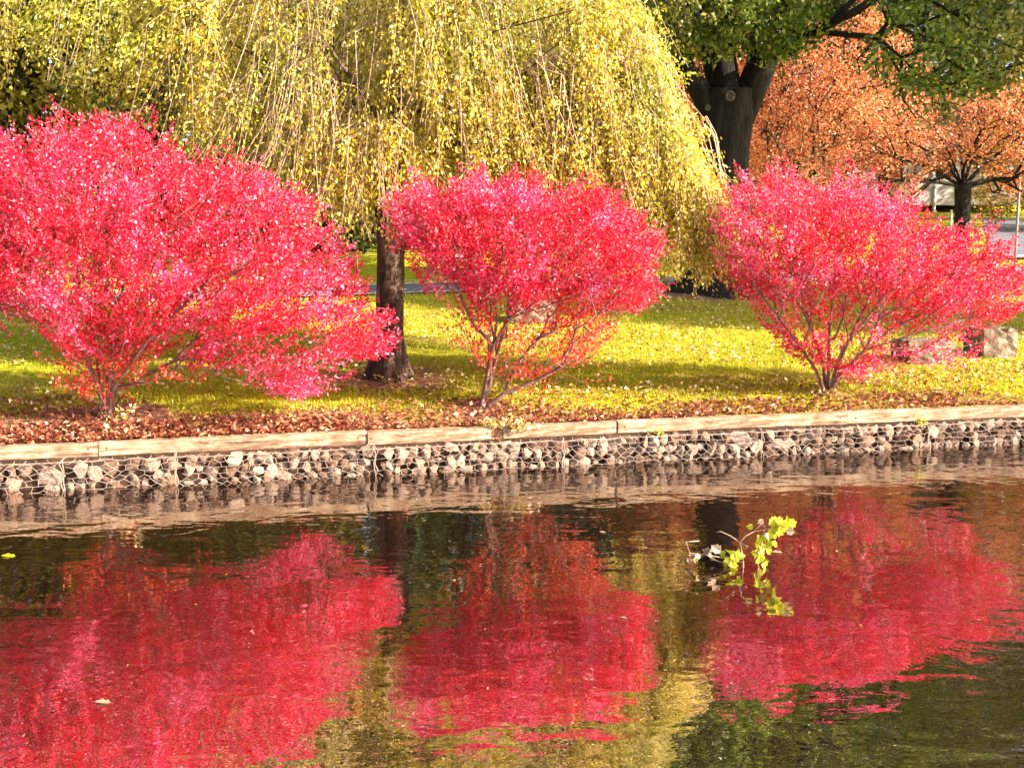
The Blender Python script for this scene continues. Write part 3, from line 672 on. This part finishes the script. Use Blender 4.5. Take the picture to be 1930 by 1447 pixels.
for i, (px, Y, w, h, key, lab) in enumerate([(-250, 32, 420, 190, 'dark', 'dark bush out past the left edge of the photo'), (60, 31, 380, 170, 'olive', 'olive brown bush glimpsed past the left end of the largest red shrub'),
        (360, 32, 380, 190, 'dark', 'dark bush behind the top of the largest red shrub'), (600, 33, 260, 130, 'dark', 'dark bush left of the weeping tree trunk'),
        (900, 35, 380, 130, 'dark', 'dark bush behind the middle red shrub'), (1180, 37, 320, 110, 'dark', 'dark bush behind the hanging twigs at the right of the weeping tree')]):
    bush(px, Y, w, h, key, lab, 70 + i)

# ------------------------------------------------------------ house far behind
RNG = np.random.default_rng(62)
hc = at(1640, 300, 66); hx = hc[0]; hg = ground(hx, 66)
house = empty('house', (hx, 66, hg), 'pale house showing in pieces through the orange trees', 'house')
mb = MB(); w_, d_, h_ = 7.5, 4, 4.6
mb.box((hx, 66, hg + h_ / 2), (w_, 0, 0), (0, d_, 0), (0, 0, h_ / 2)); mb.make('wall', M['siding'], house)
mb = MB()
for sgn in (-1, 1):
    mb.box((hx, 66 + sgn * d_ * .55, hg + h_ + 1.2), (w_ + .5, 0, 0), (0, d_ * .62, -sgn * 1.35), (0, .05, .08))
roof = mb.make('roof', M['roofm'], house)
mb = MB(); mb.box((hx + 3, 66.5, hg + h_ + 2.4), (.4, 0, 0), (0, .4, 0), (0, 0, 1.0)); mb.make('chimney', M['roofm'], roof)
for k in range(5):
    wx = hx - 5.6 + k * 2.8
    mb = MB()
    for (dx, dz, a, c) in ((-.6, 0, .07, .85), (.6, 0, .07, .85), (0, .85, .67, .07), (0, -.85, .72, .09)):
        mb.box((wx + dx, 66 - d_ - .04, hg + 2.2 + dz), (a, 0, 0), (0, .06, 0), (0, 0, c))
    wf = mb.make('window', M['frame'], house)
    mb = MB(); mb.box((wx, 66 - d_ - .01, hg + 2.2), (.53, 0, 0), (0, .02, 0), (0, 0, .78)); mb.make('pane', M['glass'], wf)

# ------------------------------------------------------------ bank edge: timbers on wire-and-stone baskets
def t_at(px, s=.12, z=.47):                                    # photo column -> distance along the bank
    lo, hi = -12.0, 30.0
    for _ in range(50):
        m = (lo + hi) / 2; p = bank(m, s, z)
        if p[0] / p[1] * FPX + CX < px: lo = m
        else: hi = m
    return lo
T3 = np.array([WT[0], WT[1], 0]); N3 = np.array([WN[0], WN[1], 0]); Z3 = np.array([0, 0, 1.0])
RNG = np.random.default_rng(81)
def timber(px0, px1, label, dz=0.0, ds=0.0, top=.47, h=.135, dep=.17):
    t0, t1 = t_at(px0), t_at(px1); L = t1 - t0 - .012; n = max(6, int(L / .12))
    c = bank((t0 + t1) / 2, .12 + ds, 0); o = empty('timber', (c[0], c[1], top - h + dz), label, 'timber', 'weathered timbers laid end to end along the bank')
    V = []; prof = [(0, 0), (0, h - .012), (.012, h), (dep - .012, h), (dep, h - .012), (dep, 0)]
    bow = RNG.uniform(-.012, .012); tl = RNG.uniform(-.008, .008)
    for i in range(n + 1):
        u = i / n
        for (a, b) in prof:
            w = .0035
            V.append(bank(t0 + .006 + L * u, .12 + ds + a + bow * math.sin(u * math.pi) + RNG.normal(0, w * .5), top - h + dz + b + tl * (u - .5) * 2 + RNG.normal(0, w * .5)))
    m = len(prof)
    F = [(i * m + j, i * m + (j + 1) % m, (i + 1) * m + (j + 1) % m, (i + 1) * m + j) for i in range(n) for j in range(m)]
    F += [tuple(range(m))[::-1], tuple(n * m + j for j in range(m))]
    # mesh axes: keep object z along the beam for the grain
    build('beam', V, F, M['timber'], o)
    for u in (.03, .97):
        q = bank(t0 + L * u, .12 + ds - .004, top - h * .45 + dz); mb = MB()
        mb.tube([q, q + N3 * .02], [.011, .011], 8); mb.make('spike_head', M['endgrain'], o)
    # a wear split: dark check running along the face
    mb = MB(); k0 = RNG.uniform(.1, .5); pts = [bank(t0 + L * (k0 + .04 * i), .12 + ds - .0005, top - h * .4 + dz + RNG.normal(0, .004)) for i in range(6)]
    mb.tube(pts, [.001, .003, .0035, .0035, .003, .001], 4); mb.make('split', M['endgrain'], o)
    return o
timber(-420, 172, 'leftmost timber of the bank edge, darker brown, its right end under the largest red shrub')
timber(172, 688, 'long tan timber from below the largest red shrub to left of the weeping tree trunk', .004, .006)
timber(688, 926, 'timber below the weeping tree trunk, dark and rotten at its right end', -.004, -.012)
timber(948, 1167, 'short timber half buried in cream leaves below the middle red shrub', .0, .01)
timber(1167, 1605, 'pale topped timber between the middle and right red shrubs', .006, -.006)
timber(1605, 2130, 'palest timber of the bank edge, reaching the right edge of the photo', .0, .004)
timber(2130, 2600, 'timber of the bank edge beyond the right edge of the photo', .0, .0)
mb = MB(); a = bank(t_at(918), .118, .40); mb.box(a, T3 * .045, N3 * .006, Z3 * .055); 
tag(mb.make('timber_stub', M['endgrain']), 'dark rotten block end closing the gap between two bank timbers', 'timber')

stone_meshes = []
for k in range(14):
    me = bpy.data.meshes.new('stone'); import bmesh
    bm = bmesh.new(); bmesh.ops.create_icosphere(bm, subdivisions=2 if k % 2 else 1, radius=1)
    axes = [nrm(RNG.normal(0, 1, 3)) for _ in range(11)]
    for v in bm.verts:
        c = np.array(v.co)
        for ax in axes:
            dd = c @ ax; lim = .48
            if dd > lim: c = c - ax * (dd - lim) * .95
        c = c + RNG.normal(0, .025, 3); v.co = Vector(c)
    bm.to_mesh(me); bm.free(); me.materials.append(M['stone']); stone_meshes.append(me)
nt = M['stone'].node_tree; oi = nt.nodes.new('ShaderNodeObjectInfo')
cr = ramp(nt, oi.outputs['Random'], [(0, (.30, .20, .16)), (.25, (.55, .42, .36)), (.5, (.85, .78, .74)), (.8, (1, .98, .95)), (1, (.8, .62, .52))])
pb = [n for n in nt.nodes if n.type == 'BSDF_PRINCIPLED'][0]; src = pb.inputs['Base Color'].links[0].from_socket
nt.links.new(mixc(nt, 1.0, src, cr.outputs[0], 'MULTIPLY'), pb.inputs['Base Color'])
def bulge(t, z):
    return .025 * math.sin(t * 3.1 + 1) + .02 * math.sin(t * 7.7 + z * 9)
joints = [t_at(x, 0, .15) for x in (-330, 100, 318, 700, 1060, 1440, 1760, 2080, 2420)]
blabels = ['stone basket past the left edge of the photo', 'short stone basket at the left edge with large pale flat stones', 'stone basket between the two left vertical wires, below the long tan timber',
           'stone basket below the weeping tree trunk', 'stone basket below the middle red shrub', 'stone basket in the stretch between the middle and right red shrubs',
           'stone basket below the right red shrub', 'stone basket at the right edge of the photo', 'stone basket past the right edge of the photo']
blabels = ['stone basket at the left edge, in front of the darkest timber, larger pale flat stones', 'short stone basket between the two left vertical wires', 'stone basket below the long tan timber, left of the weeping tree trunk', 'stone basket below the timber with the rotten end and the middle red shrub',
           'stone basket in the stretch between the middle and right red shrubs', 'stone basket below the right red shrub', 'stone basket at the right edge of the photo', 'stone basket beyond the right edge of the photo']
GH = .335
for bi in range(len(joints) - 1):
    t0, t1 = joints[bi], joints[bi + 1]; c = bank((t0 + t1) / 2, 0.0, -.1)
    bk = empty('gabion_basket', c, blabels[bi], 'gabion', 'wire baskets of stone under the timbers')
    # stones
    sc = (1.35, 1.5, 1.3)[bi] if bi < 3 else 1.1; cnt = 0; rows = 2 if bi < 2 else 3; step = .105 * sc
    for row in range(rows):
        t = t0 + RNG.uniform(0, step)
        while t < t1 - .03 and cnt < 99:
            ww = step * RNG.choice([.75, 1, 1.3, 2.0], p=[.3, .35, .25, .1]); hh = (GH + .10) / rows * RNG.uniform(.75, 1.2)
            if RNG.random() > .05:
                st = bpy.data.objects.new('stone', stone_meshes[RNG.integers(0, 14)]); COL.objects.link(st); st.parent = bk
                zc = -.06 + (row + .5 + RNG.uniform(-.3, .3)) * (GH + .05) / rows
                p = bank(min(t + ww / 2, t1 - .05), .085 + RNG.uniform(-.04, .045) - bulge(t, zc) * .6, min(zc, GH - hh * .58)) - c
                st.location = Vector(p); st.scale = (ww * .80, RNG.uniform(.07, .11), hh * .72)
                st.rotation_euler = (RNG.normal(0, .3), np.clip(RNG.normal(0, .28), -.5, .5), math.atan2(WT[1], WT[0]) + RNG.normal(0, .4)); cnt += 1
            t += ww * .98
    # hexagonal wire: front and rounded shoulder up to the timber
    hw, hh = .118, .080; mb = MB()
    def wp(t, v):
        t, v = t + .013 * math.sin(t * 41 + v * 67) + .010 * math.sin(t * 97 - v * 31), v + .011 * math.sin(t * 53 + v * 71) + .008 * math.sin(t * 23 - v * 113)
        return wp0(t, v)
    def wp0(t, v):                                            # v: distance up the front, then over the shoulder
        zz = v - .06
        if zz < GH - .05: s_, z_ = -.035 - bulge(t, zz), zz
        else:
            e = zz - (GH - .05); s_ = -.035 - bulge(t, GH) * max(0, 1 - e / .15) + min(e, .05) * .5 + max(0, e - .05) * .95; z_ = GH - .05 + min(e, .06) * .8 + max(0, e - .06) * .12
        return bank(t, s_, z_)
    nx = int((t1 - t0) / hw)
    hw = (t1 - t0) / nx
    for r in range(7):
        off = (r % 2) * hw / 2; vb = r * hh * .75
        for q in range(nx):
            tc_ = t0 + q * hw + off; j = lambda: 0
            h0 = wp(tc_ + j(), vb + hh * .25 + j()); h1 = wp(tc_ + hw / 2 + j(), vb + j()); h2 = wp(tc_ + hw + j(), vb + hh * .25 + j()); h3 = wp(tc_ + hw + j(), vb + hh * .75)
            if tc_ + hw > t1 + .03: continue
            mb.tube([h0, h1], [.0026] * 2, 4, False); mb.tube([h1, h2], [.0026] * 2, 4, False); mb.tube([h2, h3], [.0026] * 2, 4, False)
    for tt in (t0 + .004, t0 + .022):
        mb.tube([wp(tt, v) for v in np.linspace(-.05, .47, 9)], [.005] * 9, 5, False)
    mb.tube([wp(t, .06 + GH - .02) for t in np.linspace(t0, t1, 14)], [.0045] * 14, 5, False)
    mb.make('wire_mesh', M['wire'], bk)
    mb = MB(); q = bank((t0 + t1) / 2, .128, .13); mb.box(q, T3 * ((t1 - t0) / 2 - .002), N3 * .011, Z3 * .2); mb.make('backing', M['soil'], bk)

# ------------------------------------------------------------ stone blocks on the lawn, posts, small plants
def block(px0, px1, pyt, pyb, label, seed, depth=.35):
    r = np.random.default_rng(seed)
    b = ground_hit((px0 + px1) / 2, pyb); k = b[1] / FPX; w = (px1 - px0) * k / 2; h = (pyb - pyt) * k
    bm = bmesh.new(); bmesh.ops.create_cube(bm, size=2); bmesh.ops.subdivide_edges(bm, edges=bm.edges, cuts=5, use_grid_fill=True)
    for v in bm.verts:
        c = np.array(v.co); c = c * (1 - .10 * np.linalg.norm(c) ** 2 / 3) + r.normal(0, .035, 3)
        v.co = Vector((c[0] * w, c[1] * depth, (c[2] + .9) * h / 2 * 1.03))
    me = bpy.data.meshes.new('stone_block'); bm.to_mesh(me); bm.free(); me.materials.append(M['rock'])
    o = bpy.data.objects.new('stone_block', me); COL.objects.link(o); o.location = Vector(b + [0, depth, 0]); o.rotation_euler.z = .12
    return tag(o, label, 'stone', 'stone blocks set on the lawn')
block(1845, 1918, 616, 676, 'squared beige stone block standing clear at the right edge of the lawn', 1)
block(1705, 1800, 640, 688, 'wide brown stone block half hidden by the lower branches of the right red shrub', 2)
block(955, 1050, 560, 612, 'low brown stone block behind the stem of the middle red shrub', 3)
def post(px, pyt, Y, r, label, mat, name='post', cat='post'):
    x0 = at(px, pyt, Y)[0]; g = ground(x0, Y); top = at(px, pyt, Y)[2]
    o = empty(name, (x0, Y, g), label, cat)
    mb = MB(); mb.tube([(x0, Y, g - .1), (x0, Y, (g + top) / 2), (x0, Y, top)], [r] * 3, 10); mb.make('shaft', mat, o, True)
    mb = MB(); mb.tube([(x0, Y, g), (x0, Y, g + .1)], [r * 1.8] * 2, 10); mb.make('foot', mat, o, True)
    mb = MB(); mb.tube([(x0, Y, top), (x0, Y, top + r)], [r * 1.25, r * .4], 10); mb.make('cap', mat, o, True)
    return o
post(1924, 300, 31, .035, 'dark grey metal pole at the right edge in front of the road', M['pole'], 'metal_pole', 'pole')
post(1793, 398, 30, .035, 'short pale post just left of the trunk of the fan shaped orange tree', M['whitepole'])
post(1762, 352, 62, .09, 'thin grey post on the far side of the road', M['whitepole'])
# small plants
def tuft(pxy, z, s, label, key, n, size, spread, hgt, seed, leafy=26):
    global RNG
    RNG = np.random.default_rng(seed)
    t = t_at(pxy, s, z if s < .2 else float(gz(s))); b = bank(t, s, z if s < .2 else float(gz(s))); o = empty('small_plant', b, label, 'plant')
    mb = MB(); C = []; D = []; Nn = []
    for k in range(n):
        d = RNG.normal(0, 1, 3) * [spread, spread * .6, 0]; e = b + d + [0, 0, hgt * RNG.uniform(.4, 1)]
        mb.tube([b + d * .15, b + d * .6 + [0, 0, hgt * .4], e], [.004, .003, .0015], 4)
        for q in range(leafy):
            u = RNG.uniform(.25, 1); C.append(b + d * u + [0, 0, (e[2] - b[2]) * u] + RNG.normal(0, .02, 3)); D.append(RNG.normal(0, 1, 3)); Nn.append(RNG.normal(0, 1, 3) + [0, 0, .6])
    mb.make('stems', M['stem'], o)
    s_ = RNG.uniform(.7, 1.3, len(C)) * size; leaves('foliage', C, D, nrm(Nn), s_, s_ * .6, M[key], o)
tuft(960, .43, .16, 'cream and lime weed spilling over the short timber below the middle red shrub', 'litter_yel', 26, .05, .22, .14, 90, 14)
tuft(1745, .30, .02, 'lime green weed hanging on the baskets below the right red shrub', 'leafy', 6, .035, .05, .14, 91, 12)
tuft(215, .44, .8, 'pale yellow weed at the foot of the largest red shrub', 'litter_yel', 7, .05, .08, .2, 92, 12)
tuft(1565, .46, .8, 'dry tan grass tuft at the foot of the right red shrub', 'litter_yel', 16, .05, .12, .12, 93, 6)
tuft(1240, .33, .05, 'thin yellow green weed sprouting under the pale topped timber', 'leafy', 6, .03, .09, .06, 94, 8)

# ------------------------------------------------------------ fallen leaves and grass
RNG = np.random.default_rng(101)
def scatter(name, n, s0, s1, t0, t1, pw, size, mat, tilt, lift=.01, clump=None):
    s = s0 + (s1 - s0) * RNG.random(n) ** pw; t = RNG.uniform(t0, t1, n)
    if clump is not None:
        keep = (np.sin(t * clump + s * 1.3) + np.sin(t * clump * .37 - s * 2.2 + 1) + RNG.normal(0, .7, n)) > -.3
        s, t = s[keep], t[keep]
    if name == 'fallen_leaves' and s1 < 3:
        keep = RNG.random(len(s)) < np.interp(t, [2, 8], [1, .45]); s, t = s[keep], t[keep]
    n = len(s); C = W0[None] + t[:, None] * WT + s[:, None] * WN
    C = np.column_stack([C, gz(s) + lift + RNG.uniform(0, .02, n)])
    D = RNG.normal(0, 1, (n, 3)) * [1, 1, .25]; Nn = RNG.normal(0, tilt, (n, 3)) + [0, 0, 1]
    sz = RNG.uniform(.6, 1.3, n) * size
    return leaves(name, C, D, nrm(Nn), sz, sz * .7, mat, fold=.3)
tag(scatter('fallen_leaves', 30000, .30, 2.3, -6, 18, 2.2, .055, M['litter_red'], .5, .012, 1.1), 'rust red and tan fallen leaves carpeting the strip behind the timbers', 'fallen leaves', kind='stuff')
tag(scatter('leaf_drift', 9000, .30, .75, -6, 18, 1.3, .06, M['litter_red'], .9, .03, 2.3), 'drift of curled rust leaves heaped against the back of the timbers', 'fallen leaves', kind='stuff')
tag(scatter('fallen_leaves', 30000, 1.2, 12, -8, 24, 1.1, .065, M['litter_yel'], .5, .05, .8), 'pale yellow fallen leaves sprinkled over the lawn', 'fallen leaves', kind='stuff')
n = 330000
s = .35 + 13.8 * RNG.random(n) ** 1.15; t = RNG.uniform(-9, 25, n)
keep = np.ones(n, bool)
C = W0[None] + t[:, None] * WT + s[:, None] * WN
nzv = np.sin(C[:, 0] * 1.7) * np.sin(C[:, 1] * 2.3 + 1) * .5
keep &= (s + nzv * .6 + .08 * np.maximum(0, t - 2) + RNG.normal(0, .2, n)) > 1.0
for c, r in ((BIRCH, .95), (OAK, 1.9), (S_LEFT, .9), (S_MID, .35)):
    keep &= np.hypot(C[:, 0] - c[0], (C[:, 1] - c[1])) > r * RNG.uniform(.75, 1.15, n)
pc_ = 11.55 + .13 * (np.clip(t, -20, 30) - 5); keep &= (s < pc_ - .2) | (s > pc_ + 1.45)
px_ = C[:, 0] / C[:, 1] * FPX + CX; keep &= (px_ > -260) & (px_ < 2200)
C = C[keep]; s = s[keep]; n = len(C)
B = np.column_stack([C, gz(s) - .01]); h = RNG.uniform(.03, .075, n); th = RNG.uniform(0, 2 * math.pi, n); w = .006 + .004 * RNG.random(n)
sd_ = np.column_stack([np.cos(th), np.sin(th), np.zeros(n)]) * w[:, None]
tip = B + RNG.normal(0, .018, (n, 3)) * [1, 1, 0]; tip[:, 2] = B[:, 2] + h
V = np.stack([B - sd_, B + sd_, tip], 1).reshape(-1, 3)
tag(build('grass', V, np.arange(len(V)).reshape(-1, 3), M['grass']), 'short sunlit green grass of the park lawn', 'grass', kind='stuff')

RNG = np.random.default_rng(105); n = 190
t = RNG.uniform(-8, 22, n); s = -RNG.random(n) ** 2.2 * 7 - .05
C = np.column_stack([W0[None] + t[:, None] * WT + s[:, None] * WN, np.full(n, .004)]); sz = RNG.uniform(.012, .035, n)
tag(leaves('leaf_debris', C, RNG.normal(0, 1, (n, 3)) * [1, 1, .05], nrm(RNG.normal(0, .08, (n, 3)) + [0, 0, 1]), sz, sz * .6, M['litter_yel']), 'tiny scraps of leaf scattered on the pond surface', 'leaf scraps', kind='stuff')
# ------------------------------------------------------------ the fallen branch standing in the water
RNG = np.random.default_rng(111)
YF = hit(1400, 1068, 0)[1]
def lobed(c, d, nn, size):
    d = nrm(d); s_ = nrm(np.cross(d, nn)); nn = np.cross(s_, d)
    pr = [(0, 0), (.12, .22), (.30, .20), (.38, .48), (.52, .26), (.66, .42), (.74, .16), (1.0, 0), (.74, -.16), (.66, -.42), (.52, -.26), (.38, -.48), (.30, -.20), (.12, -.22)]
    return [c + (d * a + s_ * b + nn * (.34 * abs(b) - .30 * a * a)) * size for a, b in pr], [(0, i, i + 1) for i in range(1, 13)]
fb = empty('fallen_branch', hit(1400, 1068, 0), 'broken leafy branch poking out of the pond with yellow green leaves', 'branch')
mb = MB()
curves = [([(1402, 1085), (1400, 1050), (1395, 1022), (1405, 1010), (1420, 1002), (1440, 998)], .006), ([(1395, 1022), (1378, 1010), (1358, 1001), (1350, 1003)], .0035),
          ([(1395, 1022), (1410, 1030), (1403, 1034), (1393, 1024)], .003), ([(1402, 1060), (1370, 1052), (1330, 1045), (1300, 1042), (1293, 1020)], .005), ([(1287, 1021), (1318, 1019)], .006),
          ([(1420, 1002), (1432, 990), (1440, 982)], .003), ([(1440, 998), (1435, 1030), (1428, 1060), (1432, 1075)], .004), ([(1330, 1045), (1350, 1056), (1380, 1066)], .003), ([(1440, 998), (1470, 990), (1500, 1004)], .003)]
for pts, r in curves:
    P_ = [at(x, y, YF + RNG.normal(0, .02)) for x, y in pts]; mb.tube(P_, np.linspace(r, r * .5, len(P_)), 6)
mb.make('twigs', M['strand'], fb, True)
mbs = {'leafy': MB(), 'dry': MB(), 'litter_yel': MB()}
for (x, y, key, sz, n) in [(1462, 995, 'leafy', .09, 4), (1478, 990, 'leafy', .08, 3), (1448, 1022, 'leafy', .07, 3), (1436, 1042, 'leafy', .09, 3), (1385, 1045, 'leafy', .08, 4), (1380, 1072, 'leafy', .06, 3), (1360, 1045, 'leafy', .06, 3), (1320, 1052, 'litter_yel', .05, 3), (1470, 988, 'leafy', .10, 3), (1455, 1000, 'leafy', .10, 3), (1480, 985, 'leafy', .09, 2), (1492, 998, 'dry', .08, 1), (1445, 1015, 'leafy', .08, 3), (1434, 1030, 'leafy', .08, 3), (1430, 1050, 'leafy', .085, 3), (1430, 1062, 'leafy', .07, 2),
        (1434, 985, 'dry', .06, 2), (1425, 1000, 'leafy', .06, 2), (1388, 1050, 'leafy', .07, 4), (1375, 1060, 'leafy', .07, 3), (1372, 1072, 'leafy', .07, 2), (1348, 1038, 'dry', .09, 3), (1332, 1050, 'dry', .05, 3), (1300, 1050, 'dry', .06, 3), (1452, 1058, 'leafy', .05, 2), (1290, 1056, 'dry', .05, 2)]:
    for q in range(n):
        c = at(x + RNG.normal(0, 5), y + RNG.normal(0, 5), YF + RNG.normal(0, .05)); c[2] = max(c[2], .01)
        V_, F_ = lobed(c, RNG.normal(0, 1, 3) * [1, .4, .8] + [.2, 0, -.2], RNG.normal(0, .4, 3) + [.3, -1, .4], sz)
        mbs[key].add(V_, F_)
mbs['leafy'].make('foliage', M['leafy'], fb); mbs['litter_yel'].make('faded_foliage', M['litter_yel'], fb); tag(mbs['dry'].make('dry_foliage', M['dry'], fb), 'dry cream leaves')
# single leaves floating on the pond
for (x, y, key, sz, lab) in [(178, 1322, 'dry', .07, 'pale curled leaf floating in the lower left reflection'), (2, 1047, 'leafy', .09, 'yellow leaf floating at the left edge of the photo'), (1455, 1040, 'dry', .07, 'cream leaf floating just right of the fallen branch'),
        (1170, 1163, 'dry', .03, 'tiny cream leaf floating between the middle reflection and the fallen branch'), (1130, 1002, 'dry', .04, 'small pale leaf floating near the top of the middle reflection')]:
    mb = MB(); c_ = hit(x, y, .008); V_, F_ = lobed(c_, np.array([1, .1, .0]), np.array([.05, -.15, 1]), sz * 1.7); V_ = [c_ + (v - c_) * [1, .45, .5] for v in V_]; mb.add(V_, F_)
    tag(mb.make('floating_leaf', M[key]), lab, 'leaf')
